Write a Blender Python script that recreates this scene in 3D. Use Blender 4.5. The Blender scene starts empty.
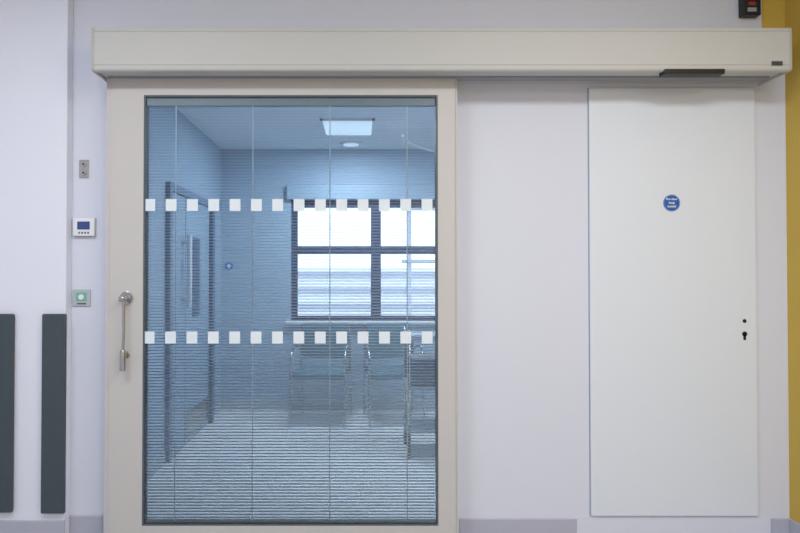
import bpy, bmesh, math
from mathutils import Vector, Matrix
scene = bpy.context.scene
scene.view_settings.view_transform = 'Standard'
scene.view_settings.look = 'None'

# ------------------------------------------------ camera
CAM_Y, CAM_Z, PITCH, F, PX0, PY0 = -3.0, 1.34, math.radians(0.8), 600.0, 360.0, 266.5
def X(px, Y, py=266.5):
    v = (PY0-py)/F
    t = (Y-CAM_Y)/(math.cos(PITCH)-v*math.sin(PITCH))
    return (px-PX0)/F*t
def Z(py, Y):
    v = (PY0-py)/F
    t = (Y-CAM_Y)/(math.cos(PITCH)-v*math.sin(PITCH))
    return CAM_Z + t*(math.sin(PITCH)+v*math.cos(PITCH))
cd = bpy.data.cameras.new('camera'); cam = bpy.data.objects.new('camera', cd)
scene.collection.objects.link(cam)
cam.location = (0, CAM_Y, CAM_Z); cam.rotation_euler = (math.radians(90)+PITCH, 0, 0)
cd.sensor_width = 36; cd.lens = F/800*36; cd.shift_x = (400-PX0)/800; cd.clip_start = 0.05
scene.camera = cam

# ------------------------------------------------ materials
def srgb(r, g, b):
    f = lambda c: (c/255/12.92) if c/255 <= 0.04045 else ((c/255+0.055)/1.055)**2.4
    return (f(r), f(g), f(b), 1)
def mat(name, rgb, rough=0.6, metal=0.0, noise=0.0, nscale=8.0, bump=0.0, bscale=200.0, emit=0, stretch=None, spec=0.5):
    m = bpy.data.materials.new(name); m.use_nodes = True
    nt = m.node_tree; b = nt.nodes['Principled BSDF']
    c = srgb(*rgb)
    b.inputs['Base Color'].default_value = c
    b.inputs['Roughness'].default_value = rough
    b.inputs['Metallic'].default_value = metal
    b.inputs['Specular IOR Level'].default_value = spec
    if emit:
        b.inputs['Emission Color'].default_value = c
        b.inputs['Emission Strength'].default_value = emit
    if noise or bump:
        tc = nt.nodes.new('ShaderNodeTexCoord'); mp = nt.nodes.new('ShaderNodeMapping')
        nt.links.new(tc.outputs['Object'], mp.inputs['Vector'])
        if stretch: mp.inputs['Scale'].default_value = stretch
    if noise:
        n = nt.nodes.new('ShaderNodeTexNoise'); n.inputs['Scale'].default_value = nscale; n.inputs['Detail'].default_value = 4
        nt.links.new(mp.outputs[0], n.inputs['Vector'])
        mx = nt.nodes.new('ShaderNodeMix'); mx.data_type = 'RGBA'
        mx.inputs[6].default_value = (c[0]*(1-noise), c[1]*(1-noise), c[2]*(1-noise), 1)
        mx.inputs[7].default_value = (min(1, c[0]*(1+noise)), min(1, c[1]*(1+noise)), min(1, c[2]*(1+noise)), 1)
        nt.links.new(n.outputs['Fac'], mx.inputs[0]); nt.links.new(mx.outputs[2], b.inputs['Base Color'])
    if bump:
        n2 = nt.nodes.new('ShaderNodeTexNoise'); n2.inputs['Scale'].default_value = bscale
        nt.links.new(mp.outputs[0], n2.inputs['Vector'])
        bp = nt.nodes.new('ShaderNodeBump'); bp.inputs['Strength'].default_value = bump; bp.inputs['Distance'].default_value = 0.001
        nt.links.new(n2.outputs['Fac'], bp.inputs['Height']); nt.links.new(bp.outputs[0], b.inputs['Normal'])
    return m
def glassmat(name, tint, ior=1.45):
    m = bpy.data.materials.new(name); m.use_nodes = True
    nt = m.node_tree; nt.nodes.clear()
    o = nt.nodes.new('ShaderNodeOutputMaterial'); t = nt.nodes.new('ShaderNodeBsdfTransparent')
    g = nt.nodes.new('ShaderNodeBsdfGlossy'); g.inputs['Roughness'].default_value = 0.01
    fr = nt.nodes.new('ShaderNodeFresnel'); fr.inputs['IOR'].default_value = ior
    mx = nt.nodes.new('ShaderNodeMixShader'); t.inputs['Color'].default_value = tint
    nt.links.new(fr.outputs[0], mx.inputs[0]); nt.links.new(t.outputs[0], mx.inputs[1]); nt.links.new(g.outputs[0], mx.inputs[2])
    nt.links.new(mx.outputs[0], o.inputs['Surface'])
    return m
M = dict(
 wall=mat('wall_paint', (217,219,232), 0.7, noise=0.012, nscale=2, bump=0.1, spec=0.3),
 pilaster=mat('pilaster_paint', (229,231,244), 0.7, noise=0.01, nscale=2, bump=0.1, spec=0.3),
 ochre=mat('ochre_paint', (205,172,80), 0.7, noise=0.02, nscale=2, bump=0.15, spec=0.3),
 ceil=mat('ceiling_paint', (235,235,235), 0.8, noise=0.01),
 floor=mat('vinyl_floor', (178,182,192), 0.4, noise=0.05, nscale=60),
 base=mat('skirting_vinyl', (180,180,195), 0.5, noise=0.04, nscale=30),
 frame=mat('door_frame_champagne', (200,196,194), 0.5, metal=0.0, noise=0.012, nscale=60, bump=0.1, spec=0.4),
 header=mat('header_anodised', (196,195,193), 0.6, metal=0.0, noise=0.05, nscale=30, stretch=(0.2,1,40), spec=0.35),
 cap=mat('header_endcap', (182,180,176), 0.55, noise=0.01),
 cup=mat('cupboard_laminate', (221,226,236), 0.5, noise=0.008, nscale=3, spec=0.35),
 dark=mat('dark_gap', (70,72,78), 0.7, noise=0.05),
 gap=mat('shadow_gap', (150,152,160), 0.7, noise=0.05),
 gasket=mat('rubber_gasket', (84,94,102), 0.6, noise=0.05),
 rail=mat('blind_rail', (180,187,192), 0.45, metal=0.0, noise=0.02),
 slat=mat('blind_slat', (236,238,240), 0.7, noise=0.01, spec=0.2),
 cord=mat('ladder_cord', (240,244,248), 0.8, noise=0.02),
 square=mat('frosted_vinyl', (228,236,243), 0.8, noise=0.01, spec=0.2),
 bumper=mat('bumper_slate', (66,76,84), 0.55, noise=0.04, nscale=50, bump=0.3),
 steel=mat('brushed_steel', (190,190,190), 0.25, metal=0.95, noise=0.04, nscale=80),
 plast=mat('white_plastic', (232,232,236), 0.35, noise=0.01),
 lcd=mat('lcd_blue', (58,78,140), 0.15, noise=0.1),
 green=mat('green_button', (115,180,158), 0.4, noise=0.05),
 black=mat('black_plastic', (28,28,30), 0.4, noise=0.05),
 red=mat('red_led', (150,45,45), 0.3, emit=0.2),
 blue=mat('sign_blue', (15,90,175), 0.4, noise=0.02),
 white=mat('sign_white', (240,240,240), 0.5, noise=0.01),
 iwall=mat('inner_wall_blue', (166,185,203), 0.6, noise=0.015, nscale=2),
 iceil=mat('inner_ceiling', (224,231,237), 0.8, noise=0.01),
 ifloor=mat('inner_vinyl_floor', (230,229,229), 0.55, noise=0.03, nscale=60),
 idoor=mat('inner_door_laminate', (158,178,196), 0.4, noise=0.03),
 ijamb=mat('inner_door_jamb', (118,138,162), 0.4, noise=0.03),
 iframe=mat('inner_dark_frame', (76,98,124), 0.4, noise=0.03),
 ibase=mat('inner_skirting', (180,191,202), 0.5, noise=0.03),
 wframe=mat('window_frame_dark', (46,64,98), 0.45, noise=0.03),
 panel=mat('light_panel', (225,238,245), 0.5, emit=0.75),
 fac=mat('facade_white', (240,240,242), 0.7, noise=0.03),
 facg=mat('facade_grey', (170,175,188), 0.6, noise=0.05),
 fabric=mat('chair_fabric', (95,128,142), 0.8, noise=0.1, nscale=80),
 grey=mat('trolley_grey', (150,166,180), 0.5, noise=0.03),
)
GL = glassmat('door_glass', (0.885,0.928,0.956,1), 1.6)
GW = glassmat('window_glass', (0.97,0.98,1,1))

# ------------------------------------------------ mesh helpers
def finish(bm, name, m, parent=None, smooth=False, bevel=0, seg=2):
    me = bpy.data.meshes.new(name); bm.to_mesh(me); bm.free()
    ob = bpy.data.objects.new(name, me); scene.collection.objects.link(ob)
    me.materials.append(m)
    if smooth:
        for p in me.polygons: p.use_smooth = True
    if bevel:
        b = ob.modifiers.new('bevel', 'BEVEL'); b.width = bevel; b.segments = seg; b.limit_method = 'ANGLE'
    if parent: ob.parent = parent
    return ob
def addbox(bm, x0, x1, y0, y1, z0, z1):
    r = bmesh.ops.create_cube(bm, size=1)
    for v in r['verts']:
        v.co = Vector((x0 if v.co.x < 0 else x1, y0 if v.co.y < 0 else y1, z0 if v.co.z < 0 else z1))
def boxes(name, lst, m, parent=None, bevel=0, seg=2):
    bm = bmesh.new()
    for b in lst: addbox(bm, *b)
    return finish(bm, name, m, parent, bevel=bevel, seg=seg)
def cyl(name, p0, p1, r, m, parent=None, r2=None, bevel=0, n=32):
    p0, p1 = Vector(p0), Vector(p1); d = p1-p0
    bm = bmesh.new()
    mt = Matrix.Translation((p0+p1)/2) @ d.to_track_quat('Z', 'Y').to_matrix().to_4x4()
    bmesh.ops.create_cone(bm, cap_ends=True, segments=n, radius1=r, radius2=r if r2 is None else r2, depth=d.length, matrix=mt)
    ob = finish(bm, name, m, parent, bevel=bevel)
    for p in ob.data.polygons: p.use_smooth = len(p.vertices) == 4
    return ob
def tube(name, pts, r, m, parent=None):
    cu = bpy.data.curves.new(name, 'CURVE'); cu.dimensions = '3D'; cu.bevel_depth = r; cu.bevel_resolution = 4; cu.use_fill_caps = True
    sp = cu.splines.new('BEZIER'); sp.bezier_points.add(len(pts)-1)
    for bp, p in zip(sp.bezier_points, pts):
        bp.co = p; bp.handle_left_type = bp.handle_right_type = 'AUTO'
    ob = bpy.data.objects.new(name, cu); scene.collection.objects.link(ob); cu.materials.append(m)
    if parent: ob.parent = parent
    return ob
def empty(name):
    e = bpy.data.objects.new(name, None); scene.collection.objects.link(e); e.empty_display_size = 0.1; return e
def extr(name, prof, x0, x1, m, parent=None, bevel=0):
    """extrude (y,z) profile along x"""
    bm = bmesh.new()
    a = [bm.verts.new((x0, y, z)) for y, z in prof]; b = [bm.verts.new((x1, y, z)) for y, z in prof]
    n = len(prof)
    bm.faces.new(a); bm.faces.new(b[::-1])
    for i in range(n): bm.faces.new((a[i], b[i], b[(i+1) % n], a[(i+1) % n]))
    bmesh.ops.recalc_face_normals(bm, faces=bm.faces)
    return finish(bm, name, m, parent, bevel=bevel)
def text(name, s, loc, size, m, parent):
    cu = bpy.data.curves.new(name, 'FONT'); cu.body = s; cu.size = size; cu.align_x = 'CENTER'; cu.align_y = 'CENTER'; cu.extrude = 0.0003; cu.offset = 0.0003
    ob = bpy.data.objects.new(name, cu); scene.collection.objects.link(ob); cu.materials.append(m)
    ob.location = loc; ob.rotation_euler = (math.radians(90), 0, 0); ob.parent = parent
    return ob

# ------------------------------------------------ room shell
XR = X(787, 0); XL = -2.7; YF = -6.2; HC = 3.0
IL, IR, IB, IH = -1.39, 3.0, 3.0, 2.6          # inner room
ox0, ox1, oz = X(124, 0), X(452, 0), Z(86, 0)
boxes('wall_front', [(XL-0.1, ox0, 0, 0.15, 0, HC), (ox1, IR+0.1, 0, 0.15, 0, HC), (ox0, ox1, 0, 0.15, oz, HC)], M['wall'])
boxes('wall_right', [(XR, XR+0.1, YF, 0, 0, HC)], M['ochre'])
boxes('wall_left', [(XL-0.1, XL, YF, 0, 0, HC)], M['wall'])
boxes('wall_rear', [(XL-0.1, XR+0.1, YF-0.1, YF, 0, HC)], M['wall'])
boxes('ceiling', [(XL-0.1, XR+0.1, YF-0.1, 0.0, HC, HC+0.1)], M['ceil'])
boxes('floor', [(XL-0.1, XR+0.1, YF-0.1, 0.0, -0.1, 0)], M['floor'])
boxes('floor_inner', [(IL-0.1, IR+0.1, 0.0, IB+0.15, -0.1, 0)], M['ifloor'])
boxes('ceiling_inner', [(IL-0.1, IR+0.1, 0.15, IB+0.15, IH, IH+0.1)], M['iceil'])
boxes('wall_inner_left', [(IL-0.1, IL, 0.15, IB+0.15, 0, IH)], M['iwall'])
boxes('wall_inner_right', [(IR, IR+0.1, 0.15, IB+0.15, 0, IH)], M['iwall'])
wx0, wx1 = X(291, IB), X(459, IB); wz0, wz1 = Z(321, IB), Z(200, IB)
wib = boxes('wall_inner_back', [(IL, wx0, IB, IB+0.15, 0, IH), (wx1, IR, IB, IB+0.15, 0, IH),
      (wx0, wx1, IB, IB+0.15, 0, wz0), (wx0, wx1, IB, IB+0.15, wz1, IH)], M['iwall'])
boxes('trim_1', [(X(764, 0), XR, -0.004, 0.0, 2.42, HC)], M['ochre'])

# pilaster
PY = -0.06
px1 = X(66, PY)
boxes('wall_pilaster', [(XL, px1, PY, 0, 0, HC)], M['pilaster'], bevel=0.004)
# baseboards (coved top)
def baseb(name, x0, x1, y, py):
    z = Z(py, y)
    extr(name, [(y, 0), (y-0.008, 0), (y-0.008, z-0.004), (y-0.004, z), (y, z)], x0, x1, M['base'])
baseb('baseboard_left', XL, px1+0.004, PY, 520)
baseb('baseboard_front', px1+0.004, X(104, 0), 0, 515)
baseb('baseboard_front_mid', X(459, 0), X(575, 0), 0, 518)
baseb('baseboard_front_right', X(768, 0), XR, 0, 518)
zb = Z(518, 0)
boxes('baseboard_right', [(XR-0.008, XR, YF, -0.008, 0, zb)], M['base'], bevel=0.002)

# ------------------------------------------------ bumper rails
def bumper(x0, x1, z0, z1):
    e = empty('wall_bumper_rail'); y = PY
    boxes('backing', [(x0+0.006, x1-0.006, y-0.008, y, z0+0.006, z1-0.006)], M['black'], e)
    bm = bmesh.new(); addbox(bm, x0, x1, y-0.026, y-0.008, z0, z1)
    finish(bm, 'cover', M['bumper'], e, bevel=0.006, seg=3)
yb = PY-0.026
bumper(X(-12, yb), X(13.5, yb), Z(513, yb), Z(314, yb))
bumper(X(42, yb), X(66, yb)-0.001, Z(514, yb), Z(314, yb))

# ------------------------------------------------ header / operator
HY = -0.22
hx0, hx1 = X(90, HY), X(794, HY); hz0, hz1 = Z(70.5, HY), Z(27, HY)
op = empty('sliding_door_operator')
h = hz1-hz0
prof = [(0, hz1), (HY+0.012, hz1), (HY+0.004, hz1-0.003), (HY, hz1-0.012), (HY, hz1-0.018), (HY+0.003, hz1-0.020), (HY+0.003, hz1-0.023), (HY, hz1-0.025),
        (HY, hz0+0.028), (HY+0.003, hz0+0.026), (HY+0.003, hz0+0.022), (HY, hz0+0.020), (HY, hz0+0.006), (HY+0.006, hz0), (HY+0.03, hz0), (HY+0.03, hz0+0.01), (0, hz0+0.01)]
extr('cover', prof, hx0+0.012, hx1-0.012, M['header'], op)
pc = [(0, hz1+0.002), (HY+0.012, hz1+0.002), (HY+0.002, hz1-0.002), (HY-0.003, hz1-0.012), (HY-0.003, hz0+0.008), (HY+0.006, hz0-0.002), (0, hz0-0.002)]
extr('end_cap_1', pc, hx0, hx0+0.012, M['cap'], op, bevel=0.002)
extr('end_cap_2', pc, hx1-0.012, hx1, M['cap'], op, bevel=0.002)
ys = HY-0.004
boxes('motion_sensor', [(X(666, ys), X(727, ys), ys, HY+0.05, Z(73.5, ys), Z(68.5, ys))], M['black'], op, bevel=0.004)
boxes('maker_plate', [(X(774, ys), X(785, ys), HY-0.003, HY, Z(65, ys), Z(61, ys))], M['dark'], op, bevel=0.001)
boxes('drive_rail', [(hx0+0.03, hx1-0.03, -0.11, -0.055, hz0+0.002, hz0+0.012)], M['gap'], op)

# ------------------------------------------------ sliding glass door
DY = -0.10; D1 = -0.045
d1 = empty('door_1')
dx0, dx1, dz1, dz0 = X(105, DY), X(458, DY), Z(76, DY), 0.012
gx0, gx1, gz1, gz0 = X(143, DY), X(438, DY), Z(95, DY), Z(526, DY)
bm = bmesh.new()
addbox(bm, dx0+0.022, gx0, DY, D1, dz0, dz1); addbox(bm, gx1, dx1-0.012, DY, D1, dz0, dz1)
addbox(bm, gx0, gx1, DY, D1, gz1, dz1); addbox(bm, gx0, gx1, DY, D1, dz0, gz0)
finish(bm, 'leaf_frame', M['frame'], d1, bevel=0.0008)
boxes('edge_profile', [(dx0, dx0+0.021, DY+0.006, D1, dz0, dz1), (dx1-0.011, dx1, DY+0.006, D1, dz0, dz1)], M['frame'], d1, bevel=0.002)
g = 0.008
boxes('glazing_gasket', [(gx0, gx0+g, DY+0.002, D1-0.002, gz0, gz1), (gx1-g, gx1, DY+0.002, D1-0.002, gz0, gz1),
      (gx0+g, gx1-g, DY+0.002, D1-0.002, gz1-g, gz1), (gx0+g, gx1-g, DY+0.002, D1-0.002, gz0, gz0+g)], M['gasket'], d1)
ax0, ax1, az0, az1 = gx0+g, gx1-g, gz0+g, gz1-g
zr = Z(106, DY+0.02)
boxes('glass_outer', [(ax0, ax1, DY+0.006, DY+0.0062, az0, az1)], GL, d1)
boxes('glass_inner', [(ax0, ax1, D1-0.0072, D1-0.007, az0, az1)], GL, d1)
ym = (DY+D1)/2
boxes('blind_head_rail', [(ax0, ax1, ym-0.012, ym+0.012, zr, az1)], M['rail'], d1, bevel=0.002)
boxes('blind_bottom_rail', [(ax0+0.004, ax1-0.004, ym-0.008, ym+0.008, az0, az0+0.012)], M['rail'], d1, bevel=0.002)
bm = bmesh.new()
tilt = math.radians(13); w = 0.0125; pitch = 0.0147
z = az0+0.022
while z < zr-0.006:
    rows = []
    for s in (-0.5, 0, 0.5):
        yy = ym + s*w*math.cos(tilt); zz = z + s*w*math.sin(tilt) + (0.0004 if s == 0 else 0)
        rows.append((bm.verts.new((ax0+0.006, yy, zz)), bm.verts.new((ax1-0.006, yy, zz))))
    for a, b in zip(rows, rows[1:]): bm.faces.new((a[0], a[1], b[1], b[0]))
    z += pitch
sl = finish(bm, 'blind_slats', M['slat'], d1)
so = sl.modifiers.new('s', 'SOLIDIFY'); so.thickness = 0.0003
for i, p in enumerate((176, 253, 330, 407)):
    xx = X(p, ym)
    boxes('ladder_cord_%d' % (i+1), [(xx-0.0025, xx+0.0025, ym-0.0082, ym-0.0075, az0+0.01, zr)], M['cord'], d1)
# manifestation squares
bm = bmesh.new(); yq = DY+0.0055
for ra, rb in ((199, 211), (331.5, 343.5)):
    for k in range(14):
        c = 149.5+k*21.35
        l, r = max(X(c-5.4, yq), ax0+0.001), min(X(c+5.4, yq), ax1-0.001)
        addbox(bm, l, r, yq-0.0006, yq, Z(rb, yq), Z(ra, yq))
finish(bm, 'manifestation_squares', M['square'], d1)
# floor guide
boxes('floor_guide', [(dx1-0.05, dx1+0.01, DY-0.012, D1+0.01, 0, 0.010)], M['steel'], d1, bevel=0.002)

# pull handle
hd = empty('pull_handle'); yh = DY-0.045
c = (X(127, DY), Z(298, DY))
cyl('rosette', (c[0], DY-0.008, c[1]), (c[0], DY, c[1]), 0.032, M['steel'], hd, bevel=0.002)
cyl('rosette_boss', (c[0], DY-0.045, c[1]), (c[0], DY-0.008, c[1]), 0.014, M['steel'], hd, bevel=0.002)
xh = X(124, yh)
cyl('head', (c[0]+0.008, yh, c[1]), (xh-0.022, yh, c[1]-0.004), 0.014, M['steel'], hd, bevel=0.004)
tube('bar', [(xh, yh, c[1]-0.004), (xh, yh, Z(330, yh)), (xh-0.003, yh, Z(352, yh))], 0.007, M['steel'], hd)
cyl('grip', (xh-0.003, yh, Z(350, yh)), (xh-0.004, yh, Z(371, yh)), 0.0135, M['steel'], hd, bevel=0.004)
cyl('lower_standoff', (xh-0.003, yh, Z(356, yh)), (xh-0.003, DY, Z(356, yh)), 0.009, M['steel'], hd)
cyl('lower_rosette', (xh-0.003, DY-0.006, Z(356, yh)), (xh-0.003, DY, Z(356, yh)), 0.018, M['steel'], hd, bevel=0.002)

# ------------------------------------------------ cupboard door
d2 = empty('door_2'); CY = -0.014
qx0, qx1, qz0, qz1 = X(590, CY), X(756, CY), Z(516, CY), Z(88, CY)
boxes('shadow_gap', [(qx0-0.003, qx1+0.003, -0.002, 0.0, qz0-0.003, qz1+0.003)], M['gap'], d2)
boxes('leaf', [(qx0, qx1, CY, -0.002, qz0, qz1)], M['cup'], d2, bevel=0.0015)
kx = X(744, CY)
cyl('latch_hole', (kx, CY-0.0015, Z(321, CY)), (kx, CY, Z(321, CY)), 0.0095, M['black'], d2)
kz = Z(334, CY)
cyl('keyhole_escutcheon', (kx, CY-0.0012, kz), (kx, CY, kz), 0.0125, M['black'], d2)
boxes('keyhole_slot', [(kx-0.0065, kx+0.0065, CY-0.0012, CY, kz-0.030, kz)], M['black'], d2, bevel=0.0005)
boxes('threshold', [(X(575, 0), X(768, 0), -0.003, 0, 0, qz0-0.006)], M['wall'], d2, bevel=0.001)

sg = empty('fire_door_sign')
sx, sz = X(672, CY), Z(203, CY)
cyl('disc', (sx, CY-0.0022, sz), (sx, CY, sz), 0.0415, M['blue'], sg, n=64)
bm = bmesh.new()
for r0, r1 in ((0.0380, 0.0387),):
    n = 64
    a = [bm.verts.new((sx+r0*math.cos(2*math.pi*i/n), CY-0.0026, sz+r0*math.sin(2*math.pi*i/n))) for i in range(n)]
    b = [bm.verts.new((sx+r1*math.cos(2*math.pi*i/n), CY-0.0026, sz+r1*math.sin(2*math.pi*i/n))) for i in range(n)]
    for i in range(n): bm.faces.new((a[i], a[(i+1) % n], b[(i+1) % n], b[i]))
finish(bm, 'ring', M['white'], sg)
for i, t in enumerate(('Fire door', 'keep', 'locked')):
    text('lettering_%d' % (i+1), t, (sx, CY-0.0028, sz+0.019-0.018*i), (0.0145, 0.016, 0.016)[i], M['white'], sg)

# ------------------------------------------------ wall fittings left
ks = empty('key_switch_plate')
x0, x1, z0, z1 = X(79, 0), X(88.5, 0), Z(178, 0), Z(160, 0)
boxes('plate', [(x0, x1, -0.006, 0, z0, z1)], M['steel'], ks, bevel=0.002)
for i, q in enumerate((164.5, 173)):
    cyl('lock_%d' % i, ((x0+x1)/2, -0.011, Z(q, 0)), ((x0+x1)/2, -0.006, Z(q, 0)), 0.012, M['steel'], ks, bevel=0.001)
    cyl('slot_%d' % i, ((x0+x1)/2, -0.0118, Z(q, 0)), ((x0+x1)/2, -0.011, Z(q, 0)), 0.005, M['black'], ks)
th = empty('wall_controller')
x0, x1, z0, z1 = X(72.5, -0.02), X(94, -0.02), Z(236, -0.02), Z(218, -0.02)
boxes('back_plate', [(x0-0.002, x1+0.002, -0.005, 0, z0-0.002, z1+0.002)], M['rail'], th, bevel=0.001)
boxes('housing', [(x0, x1, -0.022, -0.005, z0, z1)], M['plast'], th, bevel=0.004)
boxes('display', [(X(77, -0.022), X(89.5, -0.022), -0.0235, -0.022, Z(229.5, -0.022), Z(221.5, -0.022))], M['lcd'], th, bevel=0.0005)
for i in range(4):
    xx = X(79+i*3, -0.022)
    boxes('button_%d' % (i+1), [(xx-0.004, xx+0.004, -0.024, -0.022, Z(233.8, -0.022), Z(231.8, -0.022))], M['gasket'], th, bevel=0.0005)
ex = empty('exit_switch')
x0, x1, z0, z1 = X(73.5, 0), X(91, 0), Z(306, 0), Z(289.5, 0)
boxes('plate', [(x0, x1, -0.008, 0, z0, z1)], M['rail'], ex, bevel=0.002)
boxes('label', [(X(77, 0), X(87.5, 0), -0.0088, -0.008, Z(301, 0), Z(292.5, 0))], M['green'], ex)
cyl('button', (X(82.3, 0), -0.014, Z(297, 0)), (X(82.3, 0), -0.008, Z(297, 0)), 0.014, M['plast'], ex, bevel=0.002)
boxes('legend_bar', [(X(78, 0), X(87, 0), -0.0088, -0.008, Z(304.3, 0), Z(303, 0))], M['dark'], ex)
# alarm unit upper right
al = empty('door_status_indicator')
x0, x1, z0, z1 = X(745.5, -0.04), X(763.5, -0.04), Z(15, -0.04), Z(-12, -0.04)
boxes('housing', [(x0, x1, -0.042, 0, z0, z1)], M['black'], al, bevel=0.005, seg=3)
boxes('legend', [(X(750, -0.043), X(759, -0.043), -0.0435, -0.042, Z(11.5, -0.043), Z(7.5, -0.043))], M['grey'], al, bevel=0.0005)
boxes('lamp', [(X(751, -0.043), X(758, -0.043), -0.045, -0.042, Z(5, -0.043), Z(2, -0.043))], M['red'], al, bevel=0.001)

# ------------------------------------------------ inner room door on the left wall
d3 = empty('door_3')
def yat(px): return (IL*F/(px-PX0))+CAM_Y
ya, yc = yat(168), yat(207); H3 = 1.95
boxes('jamb', [(IL, IL+0.035, ya-0.06, ya, 0, H3+0.06), (IL, IL+0.035, ya, yc, H3, H3+0.06)], M['ijamb'], d3, bevel=0.003)
boxes('jamb_far', [(IL, IL+0.05, yc, yc+0.09, 0, H3+0.06)], M['iframe'], d3, bevel=0.003)
ymid = ya+(yc-ya)*0.33
boxes('leaf_1', [(IL, IL+0.02, ya+0.004, ymid-0.006, 0.01, H3-0.004)], M['idoor'], d3, bevel=0.002)
boxes('leaf_2', [(IL, IL+0.02, ymid+0.006, yc-0.004, 0.01, H3-0.004)], M['idoor'], d3, bevel=0.002)
boxes('meeting_stile_gap', [(IL, IL+0.012, ymid-0.006, ymid+0.006, 0.01, H3-0.004)], M['wframe'], d3)
boxes('vision_panel', [(IL+0.02, IL+0.026, ymid+0.20, ymid+0.40, 1.0, 1.65)], M['iframe'], d3, bevel=0.002)
yp = ymid-0.07
cyl('pull_bar', (IL+0.07, yp, 1.09), (IL+0.07, yp, 1.65), 0.02, M['plast'], d3, bevel=0.003)
for i, zz in enumerate((1.15, 1.59)):
    cyl('pull_standoff_%d' % (i+1), (IL+0.02, yp, zz), (IL+0.07, yp, zz), 0.011, M['plast'], d3)
boxes('kick_plate', [(IL+0.02, IL+0.023, ymid+0.03, yc-0.03, 0.05, 0.25)], M['steel'], d3, bevel=0.001)
xx, zz = X(229, IB), Z(266, IB)
cyl('round_notice', (xx, IB-0.003, zz), (xx, IB, zz), 0.04, M['blue'], wib)
cyl('notice_centre', (xx, IB-0.004, zz), (xx, IB-0.003, zz), 0.02, M['white'], wib)

# window
wn = empty('window_1')
fy0, fy1 = IB+0.03, IB+0.09
xm = X(376, IB); zt0, zt1 = Z(254, IB), Z(246, IB)
boxes('frame', [(wx0, wx0+0.06, fy0, fy1, wz0, wz1), (wx1-0.06, wx1, fy0, fy1, wz0, wz1),
   (wx0+0.06, wx1-0.06, fy0, fy1, wz0, wz0+0.05), (wx0+0.06, wx1-0.06, fy0, fy1, wz1-0.07, wz1),
   (xm-0.05, xm+0.05, fy0, fy1, wz0+0.05, wz1-0.07), (wx0+0.06, xm-0.05, fy0-0.01, fy1, zt0, zt1), (xm+0.05, wx1-0.06, fy0-0.01, fy1, zt0, zt1)], M['wframe'], wn)
boxes('pane', [(wx0+0.05, wx1-0.05, fy0+0.03, fy0+0.031, wz0+0.04, wz1-0.06)], GW, wn)
boxes('sill', [(wx0-0.05, wx1+0.05, IB-0.06, fy0, wz0-0.03, wz0)], M['fac'], wn, bevel=0.004)
boxes('blind_cassette', [(wx0-0.04, wx1+0.04, IB-0.06, IB, wz1, wz1+0.15)], M['idoor'], wn, bevel=0.01)
# skirting inside
boxes('baseboard_inner_back', [(IL+0.01, IR, IB-0.01, IB, 0, 0.1)], M['ibase'], bevel=0.002)
boxes('baseboard_inner_left', [(IL, IL+0.01, 0.15, ya-0.07, 0, 0.1), (IL, IL+0.01, yc+0.10, IB-0.01, 0, 0.1)], M['ibase'])

# ceiling light panel inner: px 320-375, py118-134
def dist_for(py, zc): return (zc-CAM_Z)*F/(275-py)
def cy(py): return CAM_Y+dist_for(py, IH)
cp = empty('ceiling_light_panel')
y0, y1 = cy(118), cy(134); xa, xb = (320-PX0)/F*(y0-CAM_Y), (375-PX0)/F*(y0-CAM_Y)
boxes('diffuser', [(xa+0.02, xb-0.02, y0+0.02, y1-0.02, IH-0.012, IH-0.004)], M['panel'], cp)
boxes('trim', [(xa, xb, y0, y0+0.02, IH-0.016, IH), (xa, xb, y1-0.02, y1, IH-0.016, IH), (xa, xa+0.02, y0, y1, IH-0.016, IH), (xb-0.02, xb, y0, y1, IH-0.016, IH)], M['plast'], cp)
dl = empty('recessed_downlight')
yd = IB-0.26; xd = (351-PX0)/F*(yd-CAM_Y)
cyl('bezel', (xd, yd, IH-0.012), (xd, yd, IH), 0.10, M['plast'], dl, r2=0.11)
cyl('lens', (xd, yd, IH-0.016), (xd, yd, IH-0.012), 0.075, M['panel'], dl)
tube('curtain_track', [(0.35, 1.9, IH-0.12), (0.5, 2.3, IH-0.12), (0.9, 2.6, IH-0.12), (2.2, 2.6, IH-0.12)], 0.014, M['plast'])

# furniture in inner room
def chair(x, y, rot):
    e = empty('visitor_chair'); e.location = (x, y, 0); e.rotation_euler = (0, 0, rot)
    bm = bmesh.new(); addbox(bm, -0.23, 0.23, -0.22, 0.22, 0.42, 0.48); finish(bm, 'seat', M['fabric'], e, bevel=0.02, seg=3)
    bm = bmesh.new(); addbox(bm, -0.22, 0.22, 0.21, 0.25, 0.55, 0.88); finish(bm, 'back', M['fabric'], e, bevel=0.02, seg=3)
    for s in (-1, 1):
        tube('frame_%s' % ('l' if s < 0 else 'r'), [(s*0.24, -0.25, 0.012), (s*0.24, -0.21, 0.44), (s*0.24, -0.19, 0.64), (s*0.24, 0.18, 0.65), (s*0.235, 0.24, 0.62)], 0.011, M['steel'], e)
        tube('rear_leg_%s' % ('l' if s < 0 else 'r'), [(s*0.235, 0.29, 0.012), (s*0.235, 0.22, 0.45), (s*0.225, 0.25, 0.86)], 0.011, M['steel'], e)
chair(0.30, 2.5, 0.1)
chair(-0.35, 2.5, -0.1)
tr = empty('equipment_trolley'); tr.location = (0.60, 1.6, 0)
boxes('shelves', [(-0.26, 0.26, -0.2, 0.2, 0.86, 0.89), (-0.26, 0.26, -0.2, 0.2, 0.5, 0.52), (-0.26, 0.26, -0.2, 0.2, 0.18, 0.2)], M['grey'], tr, bevel=0.005)
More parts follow.
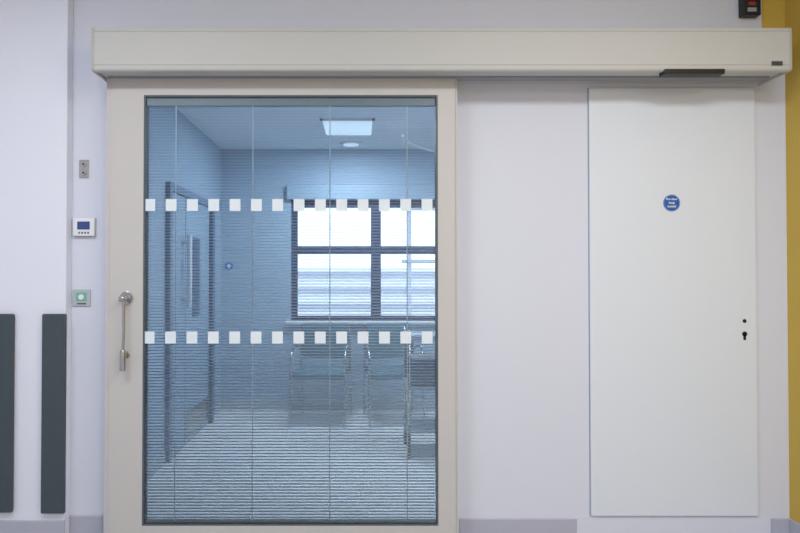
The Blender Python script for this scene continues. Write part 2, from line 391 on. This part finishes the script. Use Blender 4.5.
for i, (a, b) in enumerate(((-1, -1), (1, -1), (-1, 1), (1, 1))):
    cyl('post_%d' % i, (a*0.24, b*0.18, 0.08), (a*0.24, b*0.18, 0.93), 0.013, M['steel'], tr)
    cyl('castor_%d' % i, (a*0.24-0.012, b*0.18, 0.042), (a*0.24+0.012, b*0.18, 0.042), 0.042, M['dark'], tr)
boxes('drawer_unit', [(-0.22, 0.22, -0.17, 0.17, 0.52, 0.72)], M['iframe'], tr, bevel=0.006)

# ------------------------------------------------ outside
nb = empty('neighbouring_building')
BY = 14.0; bt = Z(268, BY)
boxes('facade', [(-8, 10, BY, BY+4, -6, bt)], M['fac'], nb)
boxes('louvre_bands', [(-8, 10, BY-0.15, BY, bt-0.25-0.45*i, bt-0.12-0.45*i) for i in range(12)], M['facg'], nb)
scf = empty('scaffolding')
for i, xx in enumerate((0.95, 1.5, 2.2)):
    cyl('standard_%d' % i, (xx, 8.5, -6), (xx, 8.5, 5), 0.035, M['facg'], scf)
for i, zz in enumerate((-0.2, 0.5, 1.6, 2.6)):
    cyl('ledger_%d' % i, (0.8, 8.46, zz), (3, 8.46, zz), 0.03, M['facg'], scf)
boxes('ground', [(-15, 18, 3.3, 20, -6.1, -6)], M['facg'])

# ------------------------------------------------ lights
def area(name, loc, sx_, sy_, e, col=(1, 1, 1), rot=(0, 0, 0)):
    l = bpy.data.lights.new(name, 'AREA'); l.shape = 'RECTANGLE'; l.size = sx_; l.size_y = sy_; l.energy = e; l.color = col
    o = bpy.data.objects.new(name, l); scene.collection.objects.link(o); o.location = loc; o.rotation_euler = rot; return o
k = 0
for xx, yy, lx, ly, en in ((-1.3, -1.85, 1.2, 0.6, 36), (1.1, -1.85, 1.2, 0.6, 36), (1.65, -4.4, 0.6, 1.2, 75)):
    e = empty('unseen_ceiling_luminaire'); k += 1
    boxes('tray', [(xx-lx/2, xx+lx/2, yy-ly/2, yy+ly/2, HC-0.03, HC)], M['plast'], e, bevel=0.004)
    a = area('lamp_%d' % k, (xx, yy, HC-0.035), lx-0.05, ly-0.05, en, (0.92, 0.96, 1.0)); a.parent = e
area('panel_lamp', ((xa+xb)/2, (y0+y1)/2, IH-0.02), 0.4, 0.4, 38, (0.91, 0.955, 1)).parent = cp
e = empty('unseen_ceiling_luminaire')  # added fill lamp and tray, out of view, to brighten the inner room
boxes('tray', [(1.7, 2.3, 0.9, 1.5, IH-0.03, IH)], M['plast'], e, bevel=0.004)
area('lamp_4', (2.0, 1.2, IH-0.035), 0.55, 0.55, 42, (0.91, 0.955, 1)).parent = e

w = bpy.data.worlds.new('overcast_sky'); scene.world = w; w.use_nodes = True
bg = w.node_tree.nodes['Background']; bg.inputs[0].default_value = (0.90, 0.94, 1, 1); bg.inputs[1].default_value = 3.0
